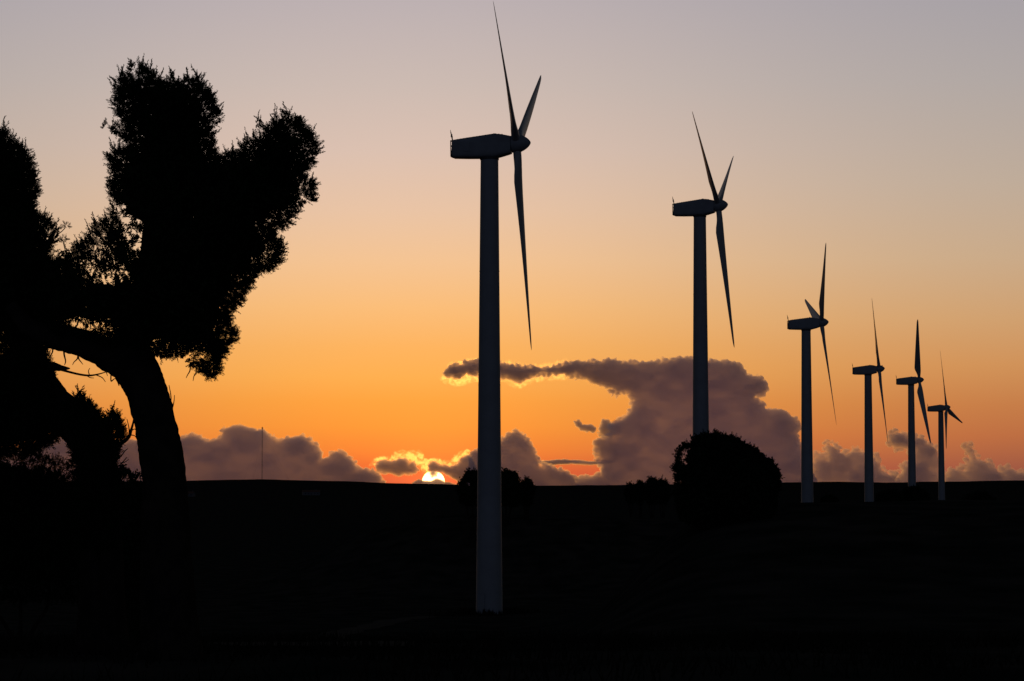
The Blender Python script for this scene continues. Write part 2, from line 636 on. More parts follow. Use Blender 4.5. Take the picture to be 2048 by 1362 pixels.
def cloud(name, poly, d, label, mat, thick=1.0, rough=7.0, scale=26.0, step=1.5, seed=1, lobes=1.0, tmax=58.0, soft=5.0, lumpy=.5, grow=2.0):
    """closed cloud body: front and rear sheets over the outline, bulging with the distance from the edge"""
    P = np.array(poly, float)
    x0, y0 = P.min(0) - 14
    x1, y1 = P.max(0) + 14
    xs, ys = np.arange(x0, x1, step), np.arange(y0, y1, step)
    X, Y = np.meshgrid(xs, ys)
    wx = (fbm(X / scale, Y / scale, 5, seed) - .5) * rough * 2.2
    wy = (fbm(X / scale + 40, Y / scale + 7, 5, seed + 3) - .5) * rough * 2.2
    D = poly_dist(P, X + wx, Y + wy) + grow
    bill = 1 - np.abs(2 * fbm(X / (scale * .55), Y / (scale * .55), 4, seed + 9, .6) - 1)
    D = D + (bill - .72) * rough * .9 + (fbm(X / 6., Y / 6., 3, seed + 15) - .5) * rough * .95
    # cauliflower heads: round lobes budding from the outline, then smaller ones budding from those
    gg = np.random.default_rng(seed + 77)
    buds = []
    wx2, wy2 = (fbm(X / 9., Y / 9., 3, seed + 41) - .5) * rough * 1.3, (fbm(X / 9. + 5, Y / 9., 3, seed + 47) - .5) * rough * 1.3
    for i in range(len(P)):
        a_, b_ = P[i - 1], P[i]
        L_ = np.hypot(*(b_ - a_))
        if min(a_[1], b_[1]) > HZ:
            continue
        for k in range(int(L_ / (rough * .8) + gg.random())):
            q = a_ + (b_ - a_) * gg.random()
            buds.append((q[0], q[1], rough * gg.uniform(.2, 1.15)))
    for (bx, by, br) in list(buds):
        for k in range(3):
            t_ = gg.uniform(0, 6.283)
            buds.append((bx + math.cos(t_) * br * .9, by + math.sin(t_) * br * .9, br * gg.uniform(.2, .42)))
    for (bx, by, br) in buds:
        if lobes <= 0:
            break
        br *= lobes
        i0_, i1_ = np.searchsorted(ys, by - br - 1), np.searchsorted(ys, by + br + 1)
        j0_, j1_ = np.searchsorted(xs, bx - br - 1), np.searchsorted(xs, bx + br + 1)
        if i1_ <= i0_ or j1_ <= j0_:
            continue
        sub = np.s_[i0_:i1_, j0_:j1_]
        D[sub] = np.maximum(D[sub], br - np.hypot(X[sub] + wx2[sub] - bx, (Y[sub] + wy2[sub] - by) * 1.08))
    D = np.clip(D, 0, None)
    mp = d / FPX
    T = tmax * (1 - np.exp(-D / soft))
    lump = 1 - lumpy * .5 + lumpy * (fbm(X / 30., Y / 18., 4, seed + 20) if lumpy < 1 else np.clip(fbm(X / 5., Y / 5., 3, seed + 20) * 3 - 1.2, -.15, 1.3))
    T = T * lump * thick * mp
    keep = D > 0
    idx = -np.ones(X.shape, int)
    cell = keep[:-1, :-1] | keep[1:, :-1] | keep[:-1, 1:] | keep[1:, 1:]
    used = np.zeros(X.shape, bool)
    used[:-1, :-1] |= cell; used[1:, :-1] |= cell; used[:-1, 1:] |= cell; used[1:, 1:] |= cell
    idx[used] = np.arange(used.sum())
    a, b = (X[used] - CX) / FPX, (CY - Y[used]) / FPX
    c, s = math.cos(PITCH), math.sin(PITCH)
    ry = c - b * s
    px, pz = a / ry, (s + b * c) / ry
    base = np.stack([px * d, np.full(px.shape, d), pz * d + EYE], 1)
    t = T[used]
    frnt, rear = base.copy(), base.copy()
    frnt[:, 1] -= t
    rear[:, 1] += t
    rim = (t <= 0)
    n = len(t)
    ridx = np.where(rim, np.arange(n), np.arange(n) + n)      # rim vertices shared
    q = np.stack([idx[:-1, :-1][cell], idx[:-1, 1:][cell], idx[1:, 1:][cell], idx[1:, :-1][cell]], 1)
    F = np.vstack([q[:, ::-1], ridx[q]])
    V = np.vstack([frnt, rear])
    o = mesh_obj(name, V, F, mat, None, True)
    bm = bmesh.new(); bm.from_mesh(o.data)
    bmesh.ops.delete(bm, geom=[v for v in bm.verts if not v.link_faces], context='VERTS')
    bm.to_mesh(o.data); bm.free()
    tag(o, label, 'cloud', 'clouds low over the horizon')
    return o


B = 1000
m_c1 = cloud_material('cloud_grey', (.0135, .003), (.0008, .0011, .0000), (.40, .85))
m_c2 = cloud_material('cloud_gold', (.003, .0026), (.0010, .0016, .0022), (.45, .90))
big = [(892, 752), (897, 741), (905, 732), (930, 726), (955, 724), (1000, 729), (1040, 733), (1075, 739), (1105, 734), (1150, 725),
       (1210, 722), (1260, 726), (1310, 727), (1338, 721), (1360, 716), (1385, 718), (1425, 725), (1466, 726), (1484, 738), (1494, 753),
       (1515, 754), (1527, 760), (1531, 778), (1522, 788), (1508, 796), (1526, 809), (1538, 819), (1556, 818), (1574, 830), (1588, 838),
       (1597, 852), (1590, 868), (1600, 900), (1612, 935), (1628, 960), (1640, B), (1120, B), (1150, 958), (1200, 950), (1200, 925), (1191, 905),
       (1194, 882), (1212, 872), (1230, 869), (1219, 852), (1236, 841), (1258, 826), (1266, 803), (1258, 786), (1232, 788), (1210, 775),
       (1172, 757), (1130, 748), (1090, 749), (1062, 754), (1036, 764), (1014, 755), (985, 750), (950, 748), (915, 750)]
cloud('cloud', big, 12500, 'largest cloud, a grey mass with a long arm reaching left behind the nearest tower', m_c1, seed=4, rough=7, lobes=.95, grow=2.5)
fr_anvil = [(880, 758), (886, 748), (893, 740), (900, 728), (925, 721), (960, 719), (1010, 724), (1060, 731), (1100, 729), (1130, 722), (1130, 740), (1130, 757), (1090, 757), (1060, 762), (1036, 776),
            (1012, 763), (985, 758), (965, 757), (945, 761), (930, 768), (912, 769), (895, 765)]
cloud('cloud_fringe', fr_anvil, 13200, 'thin glowing yellow cloud fringe at the left tip of the long cloud arm', m_c2, lumpy=1.2, seed=5, rough=5, scale=12, tmax=26, soft=10)
c_left = [(-60, 915), (40, 903), (120, 872), (160, 876), (210, 884), (262, 884), (330, 880), (365, 876), (380, 870), (398, 871), (414, 881), (440, 878),
          (446, 862), (466, 856), (482, 852), (500, 860), (522, 860), (540, 871), (560, 883), (588, 876), (604, 874), (618, 880), (634, 890),
          (643, 905), (642, 920), (654, 914), (662, 904), (682, 901), (694, 912), (711, 926), (716, 938), (745, 942), (760, 950), (775, B), (-60, B)]
cloud('cloud', c_left, 12000, 'long low grey cloud bank behind the thin radio mast', m_c1, seed=12, rough=6)
c_sunl = [(750, 932), (758, 923), (772, 920), (786, 926), (798, 918), (812, 917), (820, 928), (828, 924), (836, 940), (826, 948), (804, 950), (775, 946), (754, 942)]
cloud('cloud', c_sunl, 11000, 'small dark cloud just left above the setting sun', m_c1, seed=21, rough=3.6, scale=14, soft=5, step=1.2)
fr_l = [(742, 930), (752, 916), (768, 914), (780, 918), (790, 906), (806, 902), (822, 903), (834, 905), (838, 900), (843, 906), (846, 918), (856, 922), (860, 934), (856, 948), (846, 944), (838, 932), (820, 922), (800, 922), (775, 922)]
cloud('cloud_fringe', fr_l, 12400, 'bright golden cloud edge just left above the sun', m_c2, lumpy=1.3, seed=22, rough=4, scale=9, tmax=24, soft=6, step=1.2)
c_sunr = [(857, 928), (868, 923), (884, 930), (902, 934), (914, 928), (921, 916), (932, 910), (943, 918), (951, 933), (962, 944), (965, B), (940, B), (912, 958), (893, 948), (884, 944), (873, 944),
          (872, 951), (863, 952), (862, 944), (856, 938)]
cloud('cloud', c_sunr, 11500, 'gold rimmed dark cloud between the sun and the nearest tower', m_c1, seed=31, rough=3.2, scale=14, soft=5, step=1.2)
fr_r = [(850, 926), (858, 918), (872, 917), (886, 922), (904, 924), (910, 912), (920, 905), (934, 901), (946, 908), (956, 922), (960, 934), (950, 932), (944, 920), (932, 911), (920, 918), (914, 930), (900, 934), (884, 930), (866, 924), (856, 934)]
cloud('cloud_fringe', fr_r, 12600, 'bright golden cloud edge between the sun and the nearest tower', m_c2, lumpy=1.3, seed=33, rough=3, scale=8, tmax=24, soft=6, step=1.2)
c_mid = [(940, 905), (985, 888), (1006, 876), (1018, 866), (1036, 861), (1048, 868), (1059, 883), (1066, 898), (1071, 912), (1088, 929), (1110, 936),
         (1132, 944), (1150, 955), (1165, B), (930, B)]
cloud('cloud', c_mid, 11800, 'rounded grey cloud tower just right of the nearest turbine tower', m_c1, seed=41, rough=6, scale=18)
cloud('cloud', [(1072, 924), (1095, 921), (1130, 921), (1165, 923), (1200, 924), (1215, 926), (1190, 928), (1140, 927), (1100, 929)], 12900,
      'thin flat grey streak of cloud between the rounded cloud and the largest cloud', m_c1, seed=45, rough=1.6, scale=20, tmax=55, soft=2.5, lobes=0, step=1.2)
cloud('cloud', [(1149, 843), (1156, 842), (1166, 851), (1180, 849), (1190, 856), (1186, 866), (1174, 863), (1162, 860), (1154, 851)], 12800,
      'tiny torn scrap of cloud left of the largest cloud', m_c1, seed=51, rough=3, scale=8, tmax=50, soft=3, step=1.0)
cloud('cloud', [(1196, 866), (1206, 840), (1216, 842), (1226, 850), (1232, 866), (1222, 874), (1204, 876)], 12850,
      'ragged scrap of cloud touching the left side of the largest cloud', m_c1, seed=53, rough=4, scale=9, tmax=50, soft=3.5, step=1.2)
c_r1 = [(1600, B), (1622, 955), (1618, 930), (1622, 912), (1636, 908), (1650, 912), (1648, 886), (1656, 880), (1664, 888), (1676, 894), (1688, 904), (1700, 900), (1720, 899), (1742, 902), (1752, 912), (1760, 930), (1772, 942), (1792, 946), (1800, B)]
cloud('cloud', c_r1, 12600, 'broken grey cloud between the third and fourth towers', m_c1, seed=61, rough=7, scale=16, tmax=50, soft=8, lumpy=.8, grow=-1.5)
c_r2 = [(1776, 884), (1780, 866), (1792, 861), (1808, 865), (1822, 872), (1842, 873), (1852, 884), (1868, 890), (1882, 902), (1884, 922), (1878, 945), (1890, B), (1780, B), (1792, 945), (1806, 930), (1822, 920),
        (1818, 900), (1796, 899), (1782, 896)]
cloud('cloud', c_r2, 12700, 'grey cloud rising behind the fifth and farthest towers', m_c1, seed=71, rough=7, scale=16, tmax=50, soft=8, lumpy=.8, grow=-1.5)
c_r3 = [(1870, B), (1888, 944), (1905, 936), (1928, 936), (1936, 915), (1924, 898), (1930, 888), (1942, 888), (1950, 904), (1962, 918), (1978, 920), (1986, 934), (2000, 938), (2016, 934), (2036, 942), (2060, 938), (2110, 930), (2160, B)]
cloud('cloud', c_r3, 12900, 'low grey cloud at the right edge of the picture, beyond the farthest tower', m_c1, seed=81, rough=7, scale=16, tmax=50, soft=8, lumpy=.8, grow=-1.5)
cloud('cloud', [(826, 966), (838, 960), (848, 963), (862, 964), (870, 961), (876, 959), (883, 961), (889, 965), (900, 966), (912, 970), (915, B), (820, B)], 11200, 'sliver of cloud cutting the lower edge of the sun', m_c1, seed=91, rough=1.4, scale=8, tmax=50, soft=1.6, lobes=0, step=.8)

# ---------------------------------------------------------------- vegetation
from mathutils.bvhtree import BVHTree
_gb = bmesh.new(); _gb.from_mesh(ground.data)
GBVH = BVHTree.FromBMesh(_gb)
_gb.free()


def on_ground(x, y):
    h = GBVH.ray_cast(Vector((x, y, 500)), Vector((0, 0, -1)))
    return h[0].z if h[0] else float(ground_z(x, y))


m_leaf = material('juniper_foliage', (.030, .042, .018), .9, base2=(.016, .024, .012), scale=2.0, spec=0.0)
m_leaf2 = material('shrub_foliage', (.028, .036, .018), .9, base2=(.015, .021, .012), scale=1.0, spec=0.0)
m_bark = material('bark', (.045, .035, .026), .95, base2=(.022, .018, .014), scale=6.0, bump=.7, bscale=22, spec=0.0)


def px_to_dir(X, Y):
    a, b = (X - CX) / FPX, (CY - Y) / FPX
    c, s = math.cos(PITCH), math.sin(PITCH)
    ry = c - b * s
    return a / ry, (s + b * c) / ry


def sprig_batch(base, dirs, length, width, seed, pairs=5, leaf=.38, spread=.62):
    """many sprigs at once: a tapering stem with side leaflets set round it. base (n,3), dirs (n,3) unit, length (n,)"""
    g = np.random.default_rng(seed)
    n = len(base)
    ref = g.normal(size=(n, 3))
    u = np.cross(dirs, ref); u /= np.linalg.norm(u, axis=1)[:, None] + 1e-9
    w = np.cross(dirs, u)
    L = length[:, None]
    V, cnt = [], 0
    F3 = []
    tri = np.arange(n)
    # stem: two crossed slim triangles
    for q in (u, w):
        a = base - q * L * .030
        b = base + q * L * .030
        c = base + dirs * L
        V += [a, b, c]
        F3.append(np.stack([tri + cnt * n, tri + (cnt + 1) * n, tri + (cnt + 2) * n], 1))
        cnt += 3
    for k in range(pairs):
        t = .12 + .80 * k / pairs
        ll = leaf * (1 - .62 * t) * (.8 + .4 * g.random((n, 1)))
        ph = g.random((n, 1)) * 6.283
        for sgn in (0, 1):
            ang = ph + sgn * math.pi + .5 * (g.random((n, 1)) - .5)
            side = u * np.cos(ang) + w * np.sin(ang)
            d2 = dirs * (1 - spread * .55) + side * spread
            d2 /= np.linalg.norm(d2, axis=1)[:, None]
            o = base + dirs * L * t
            nrm = np.cross(d2, g.normal(size=(n, 3)))
            nrm /= np.linalg.norm(nrm, axis=1)[:, None] + 1e-9
            wd = width[:, None]
            V += [o - nrm * wd * .5, o + d2 * L * ll * .45 + nrm * wd * .9, o + d2 * L * ll, o + d2 * L * ll * .45 - nrm * wd * .9]
            F3.append(np.stack([tri + cnt * n, tri + (cnt + 1) * n, tri + (cnt + 2) * n], 1))
            F3.append(np.stack([tri + cnt * n, tri + (cnt + 2) * n, tri + (cnt + 3) * n], 1))
            cnt += 4
    return np.vstack(V), np.vstack(F3)


def leaf_batch(base, dirs, length, width, seed, leaves=9):
    """small broadleaf clusters: a handful of pointed oval leaves round a point"""
    g = np.random.default_rng(seed)
    n = len(base)
    V, F3, cnt = [], [], 0
    tri = np.arange(n)
    L = length[:, None]
    for k in range(leaves):
        d = dirs * .7 + g.normal(size=(n, 3)) * .75
        d /= np.linalg.norm(d, axis=1)[:, None]
        o = base + g.normal(size=(n, 3)) * L * .30
        nrm = np.cross(d, g.normal(size=(n, 3)))
        nrm /= np.linalg.norm(nrm, axis=1)[:, None] + 1e-9
        s = L * (.40 + .3 * g.random((n, 1)))
        V += [o, o + d * s * .5 + nrm * s * .27, o + d * s, o + d * s * .5 - nrm * s * .27]
        F3.append(np.stack([tri + cnt * n, tri + (cnt + 1) * n, tri + (cnt + 2) * n], 1))
        F3.append(np.stack([tri + cnt * n, tri + (cnt + 2) * n, tri + (cnt + 3) * n], 1))
        cnt += 4
    return np.vstack(V), np.vstack(F3)


def crown(parent, polys, d, depth, count, lpx, mat, seed, holes=(), kind='sprig', upbias=.55, inset=5.0, name='crown', clump=17.0, edge_extra=.30, thin=0.0, tufts=0, ragged=0.0, lace=()):
    """foliage filling a volume whose outline from the photograph's side is the given polygon. lpx: sprig length in pixels at d."""
    g = np.random.default_rng(seed)
    mp = d / FPX
    P0 = np.vstack([np.array(p, float) for p in polys])
    (x0, y0), (x1, y1) = P0.min(0), P0.max(0)
    xs = np.arange(x0 - 4, x1 + 4, 2.0); ys = np.arange(y0 - 4, y1 + 4, 2.0)
    X, Y = np.meshgrid(xs, ys)
    D = np.max([poly_dist(p, X, Y) for p in polys], 0)
    D = D + (fbm(X / clump, Y / clump, 3, seed + 31) - .5) * ragged
    GY, GX = np.gradient(D, 2.0)
    gn = np.hypot(GX, GY) + 1e-6
    GX, GY = GX / gn, GY / gn
    out = []
    need = count

    def look(A, px, py):
        i = np.clip(((py - ys[0]) / 2).astype(int), 0, len(ys) - 1)
        j = np.clip(((px - xs[0]) / 2).astype(int), 0, len(xs) - 1)
        return A[i, j]
    for phase, num in ((0, count), (1, int(count * edge_extra))):
        got = 0
        while got < num:
            px = g.uniform(x0, x1, 20000); py = g.uniform(y0, y1, 20000)
            dd = look(D, px, py)
            ok = dd > inset * (.6 if phase else 1)
            if phase:
                ok &= dd < inset + lpx * .9
            # tufts: near the rim only where the clump noise is high
            cn = fbm(px / clump, py / clump, 3, seed + 5)
            lim = np.clip((cn - .42) * 5.0 + .55, 0.04, 1)
            rim = np.clip((dd - inset) / (lpx * 1.1), 0, 1)
            pr = lim * (1 - rim) + rim
            for (hx, hy, hrx, hry) in holes:
                q = np.hypot((px - hx) / (hrx + lpx * .55), (py - hy) / (hry + lpx * .55)) + (fbm(px / 5., py / 5., 2, seed + 8) - .5) * .9
                pr = pr * np.clip((q - .75) * 4, thin, 1)
            for (hx, hy, hrx, hry, dn) in lace:
                q = np.hypot((px - hx) / hrx, (py - hy) / hry)
                gap = np.clip((fbm(px / 11., py / 11., 3, seed + 60) - .40) * 7, 0.42, 1)
                w_ = np.clip((1.25 - q) * 3, 0, 1)
                pr = pr * (1 - w_ + w_ * dn * gap)
            ok &= g.random(20000) < pr
            px, py, dd = px[ok], py[ok], dd[ok]
            gxx, gyy = look(GX, px, py), look(GY, px, py)
            out.append(np.stack([px, py, dd, -gxx, gyy], 1))
            got += len(px)
    Q = np.vstack(out)
    Q = Q[g.permutation(len(Q))][:int(count * (1 + edge_extra))]
    px, py, dd, ox, oz = Q.T
    n = len(px)
    T = depth * np.sqrt(np.clip(dd * mp / depth, 0, 1)) + .04
    off = g.uniform(-1, 1, n) * T
    vx, vz = px_to_dir(px, py)
    # keep the outline at its own distance, push members off along y
    base = np.stack([vx * d, d + off, vz * d + EYE], 1)
    nearrim = np.exp(-dd / (lpx * 1.2))[:, None]
    dirs = g.normal(size=(n, 3)) * .55
    dirs += np.array([0, 0, upbias])
    dirs += np.stack([ox, np.zeros(n), oz], 1) * (.35 + .55 * nearrim)
    dirs += np.stack([np.zeros(n), np.sign(off) * .25, np.zeros(n)], 1)
    dirs /= np.linalg.norm(dirs, axis=1)[:, None]
    length = lpx * mp * g.uniform(.6, 1.25, n) * (1 + .75 * np.clip((dd - 1.7 * lpx) / (lpx * 1.5), 0, 1))
    for (hx, hy, hrx, hry, dn) in lace:
        q = np.hypot((px - hx) / hrx, (py - hy) / hry)
        length = np.where(q < 1.15, np.minimum(length, lpx * mp * 1.25), length)
    width = length * .055 * (1 + .9 * np.clip((dd - 1.7 * lpx) / (lpx * 1.5), 0, 1))
    if tufts:
        # flame-like tufts standing out of the rim: short sprigs set along a twig
        Pb = []
        for pl in polys:
            pl = np.array(pl, float)
            for i in range(len(pl)):
                a_, b_ = pl[i - 1], pl[i]
                L_ = np.hypot(*(b_ - a_))
                for k in range(int(L_ / tufts + g.random())):
                    q = a_ + (b_ - a_) * g.random()
                    Pb.append(q)
        Pb = np.array(Pb)
        gxx, gyy = look(GX, Pb[:, 0], Pb[:, 1]), look(GY, Pb[:, 0], Pb[:, 1])
        inx, iny = gxx, gyy
        anch = Pb + np.stack([inx, iny], 1) * (lpx * .75)
        upness = np.clip(iny, -1, 1)                     # rim facing up: inside lies downward (+y)
        tl = lpx * mp * g.uniform(.5, 1.45, len(Pb)) * (1.0 + .6 * upness)
        td = np.stack([-inx * .75, np.zeros(len(Pb)), iny * .75 + .45 + .5 * np.clip(upness, 0, 1)], 1) + g.normal(size=(len(Pb), 3)) * .16
        td /= np.linalg.norm(td, axis=1)[:, None]
        ax_, az_2 = px_to_dir(anch[:, 0], anch[:, 1])
        ab = np.stack([ax_ * d, d + g.uniform(-.25, .25, len(Pb)) * depth, az_2 * d + EYE], 1)
        nb = 16
        for k in range(nb):
            tt = k / nb
            bb = ab + td * (tl * tt)[:, None]
            sd_ = td * .75 + g.normal(size=td.shape) * .45 * (1 - .5 * tt)
            sd_ /= np.linalg.norm(sd_, axis=1)[:, None]
            base = np.vstack([base, bb]); dirs = np.vstack([dirs, sd_])
            ls = lpx * mp * (.55 - .33 * tt) * g.uniform(.8, 1.2, len(Pb))
            length = np.concatenate([length, ls])
            width = np.concatenate([width, ls * .15])
    if kind == 'sprig':
        V, F = sprig_batch(base, dirs, length, width, seed + 2)
    else:
        V, F = leaf_batch(base, dirs, length, length, seed + 2)
    if parent is not None:
        V = V - np.array(parent.location)[None, :]
    o = mesh_obj(name, V, F, mat, parent, False)
    return o


def limb(parent, pts, d, mat=None, name='branch', sides=14, wob=.06, seed=0, dy=None, sub=6):
    """wood along (px, py, radius px[, dy]) points at distance d"""
    g = random.Random(seed)
    mp = d / FPX
    P = []
    for i, p in enumerate(pts):
        v = at(p[0], p[1], d)
        y = (p[3] if len(p) > 3 else 0.0)
        P.append((Vector((v.x, v.y + y, v.z)), p[2] * mp))
    # Catmull-Rom
    Q, Rr_ = [], []
    for i in range(len(P) - 1):
        p0 = P[max(i - 1, 0)]; p1 = P[i]; p2 = P[i + 1]; p3 = P[min(i + 2, len(P) - 1)]
        for k in range(sub):
            t = k / sub
            c = [(-t + 2 * t * t - t ** 3) / 2, (2 - 5 * t * t + 3 * t ** 3) / 2, (t + 4 * t * t - 3 * t ** 3) / 2, (t ** 3 - t * t) / 2]
            Q.append(p0[0] * c[0] + p1[0] * c[1] + p2[0] * c[2] + p3[0] * c[3])
            Rr_.append(p1[1] * (1 - t) + p2[1] * t)
    Q.append(P[-1][0]); Rr_.append(P[-1][1])
    Rr_ = [r * (1 + g.uniform(-wob, wob)) for r in Rr_]
    V, F = tube(Q, Rr_, sides)
    if wob:
        # bark ridges
        for i in range(len(V)):
            c = Q[min(i // sides, len(Q) - 1)]
            V[i] = c + (V[i] - c) * (1 + .5 * wob * math.sin((i % sides) * 2.6 + i / sides * .21) + g.uniform(-wob, wob) * .35)
    if parent is not None:
        V = [v - Vector(parent.location) for v in V]
    return mesh_obj(name, V, F, mat or m_bark, parent, True)


# ---- the big leaning tree ------------------------------------------------
DA = 25.0
pA = at(335, 1000, DA)
tA = empty('juniper_tree', (pA.x, DA, on_ground(pA.x, DA)))
tag(tA, 'tall dark juniper with thick bent trunk and forked ragged crown', 'tree', 'trees at the left edge')
CROWN_A = [(224, 188), (233, 167), (246, 160), (246, 143), (258, 150), (262, 130), (273, 140), (287, 128), (300, 140), (309, 140), (318, 155), (327, 166),
           (340, 154), (347, 148), (356, 162), (371, 158), (385, 156), (396, 150), (404, 168), (416, 176), (426, 187), (432, 202), (440, 217), (440, 230),
           (434, 243), (424, 252), (428, 266), (423, 282), (432, 300), (441, 318), (450, 311), (463, 303), (475, 306), (483, 292), (497, 282), (508, 270),
           (520, 264), (520, 247), (532, 254), (545, 248), (549, 236), (561, 240), (571, 226), (585, 236), (591, 232), (600, 243), (608, 241), (613, 257),
           (623, 270), (635, 280), (640, 298), (637, 314), (624, 329), (609, 342), (628, 358), (632, 380), (631, 399), (619, 411), (600, 419), (589, 431),
           (580, 449), (566, 455), (545, 464), (565, 480), (570, 492), (565, 514), (550, 539), (531, 544), (512, 549), (505, 563), (495, 580), (481, 604),
           (470, 619), (457, 632), (462, 647), (474, 660), (477, 667), (469, 690), (455, 705), (444, 720), (441, 744), (430, 754), (415, 759), (404, 753),
           (398, 742), (380, 736), (371, 722), (350, 715), (330, 721), (310, 719), (292, 721), (262, 700), (215, 690), (150, 680), (110, 672), (80, 640),
           (78, 600), (95, 545), (125, 522), (145, 502), (150, 487), (168, 478), (184, 462), (190, 447), (205, 441), (215, 433), (218, 420), (222, 408),
           (224, 398), (217, 382), (217, 370), (225, 346), (222, 335), (215, 320), (219, 305), (232, 296), (262, 291), (236, 279), (222, 267), (214, 250),
           (228, 256), (246, 244), (230, 230), (224, 216), (228, 206)]
HOLES_A = [(268, 455, 22, 12), (272, 487, 9, 14), (296, 512, 13, 10), (205, 507, 12, 8), (308, 492, 5, 9), (243, 552, 9, 12), (222, 571, 10, 10), (196, 548, 12, 8),
           (160, 648, 30, 9), (205, 646, 16, 6), (312, 658, 7, 8), (237, 246, 8, 8), (243, 425, 8, 12), (386, 438, 8, 6), (492, 450, 9, 9), (270, 560, 10, 8),
           (605, 408, 10, 9), (303, 570, 6, 12), (368, 717, 10, 8), (390, 716, 8, 6)]
trunkA = limb(tA, [(345, 1340, 66), (340, 1270, 60), (334, 1150, 52), (331, 1040, 48), (329, 965, 44), (320, 900, 43), (313, 860, 42), (299, 800, 41),
                   (289, 770, 41), (275, 742, 43), (262, 716, 46), (262, 690, 40), (280, 640, 32, .1), (296, 560, 26, .1), (306, 450, 19, 0), (318, 330, 12, -.1), (328, 210, 5, 0)],
              DA, name='trunk', seed=3, wob=.035, sides=22)
limb(tA, [(270, 735, 34), (232, 716, 35), (196, 698, 30), (150, 682, 27), (105, 674, 24), (60, 655, 18), (20, 610, 12)], DA, seed=5, wob=.05, sides=16)
limb(tA, [(285, 640, 26, 0), (350, 600, 20, -.3), (430, 520, 16, -.2), (500, 430, 12, 0), (560, 330, 7, .1), (575, 260, 3, .1)], DA, seed=6)
limb(tA, [(300, 660, 20), (360, 665, 15), (420, 680, 9), (430, 720, 5)], DA, seed=7)
limb(tA, [(292, 600, 9), (262, 540, 5), (228, 500, 3.5), (200, 475, 2)], DA, seed=8)
limb(tA, [(332, 822, 1.8), (342, 800, 1.3), (338, 770, .7)], DA, name='twig', seed=9, sides=6)
limb(tA, [(338, 838, 1.8), (347, 808, 1.1), (349, 790, .6)], DA, name='twig', seed=10, sides=6)
crown(tA, [CROWN_A], DA, 1.15, 21000, 17.0, m_leaf, 101, HOLES_A, thin=.05, inset=9, tufts=6.5, ragged=7, lace=[(235, 500, 82, 62, .85), (200, 560, 60, 30, .95), (168, 645, 34, 9, .2)])
# hanging dead twigs under the limb
for k, (a, b, c_) in enumerate((((128, 708, 2), (131, 722, 1.4), (129, 730, .8)), ((155, 716, 1.5), (148, 724, 1), (145, 730, .6)),
                                ((157, 716, 1.5), (162, 724, 1), (166, 729, .6)), ((232, 754, 3), (236, 764, 2), (238, 772, .8)),
                                ((205, 738, 1.6), (212, 744, 1), (215, 752, .6)), ((105, 703, 1.6), (100, 715, 1), (103, 728, .6)),
                                ((222, 762, 1.4), (228, 758, 1), (234, 756, .8)), ((380, 740, 1.4), (375, 750, 1), (372, 756, .6)),
                                ((392, 745, 1.4), (388, 752, 1), (386, 762, .6)))):
    limb(tA, [(a[0], a[1] - 16, a[2]), a, b, c_], DA, name='twig', seed=40 + k, sides=5, wob=0)

# ---- the tree cut by the frame -------------------------------------------
DB = 28.0
pB = at(205, 1000, DB)
tB = empty('juniper_tree', (pB.x, DB, on_ground(pB.x, DB)))
tag(tB, 'dark juniper cut off by the left edge of the picture, trunk curving down rightward', 'tree', 'trees at the left edge')
CROWN_B = [(-90, 225), (-30, 235), (0, 255), (10, 257), (20, 264), (23, 276), (35, 281), (46, 296), (58, 299), (62, 320), (66, 340), (72, 360), (73, 380), (66, 400),
           (66, 416), (80, 427), (95, 436), (108, 447), (115, 457), (118, 475), (114, 500), (122, 517), (140, 524), (150, 560), (140, 620), (118, 690), (90, 704), (80, 690), (-90, 690)]
CROWN_B2 = [(-90, 680), (85, 695), (98, 730), (108, 770), (122, 812), (140, 845), (128, 866), (112, 872), (96, 886), (84, 900), (55, 905), (-90, 920)]
HOLES_B = [(108, 508, 9, 14), (8, 763, 3, 2), (24, 830, 4, 3), (29, 848, 3, 5), (58, 834, 1, 3), (100, 470, 6, 8)]
limb(tB, [(205, 1330, 56), (204, 1180, 46), (203, 1040, 40), (198, 960, 37), (186, 895, 37), (152, 848, 38), (102, 800, 36), (70, 750, 36), (52, 690, 34), (30, 600, 28), (0, 480, 20), (-20, 340, 9)],
     DB, name='trunk', seed=13, wob=.04, sides=20)
limb(tB, [(70, 740, 14), (100, 733, 10), (122, 736, 6), (140, 737, 1)], DB, seed=14)
limb(tB, [(118, 738, 3), (135, 743, 2.4), (160, 749, 2.2), (180, 751, 2.0), (198, 748, 1.4), (215, 743, .8)], DB, name='dead_twig', seed=15, sides=7, wob=0)
limb(tB, [(190, 749, 1.3), (204, 755, 1), (211, 764, .6)], DB, name='dead_twig', seed=16, sides=5, wob=0)
limb(tB, [(179, 750, 1.2), (177, 742, .9), (180, 736, .6)], DB, name='dead_twig', seed=17, sides=5, wob=0)
limb(tB, [(172, 750, 1.2), (180, 755, .9), (188, 756, .6)], DB, name='dead_twig', seed=18, sides=5, wob=0)
limb(tB, [(60, 560, 12), (90, 500, 7), (110, 460, 3)], DB, seed=19)
crown(tB, [CROWN_B], DB, 1.3, 12000, 17.0, m_leaf, 201, HOLES_B, thin=.06, inset=9, tufts=7, ragged=7, lace=[(100, 505, 30, 22, .8)])
crown(tB, [CROWN_B2], DB, .9, 9000, 17.0, m_leaf, 211, HOLES_B, thin=.05, upbias=.1)
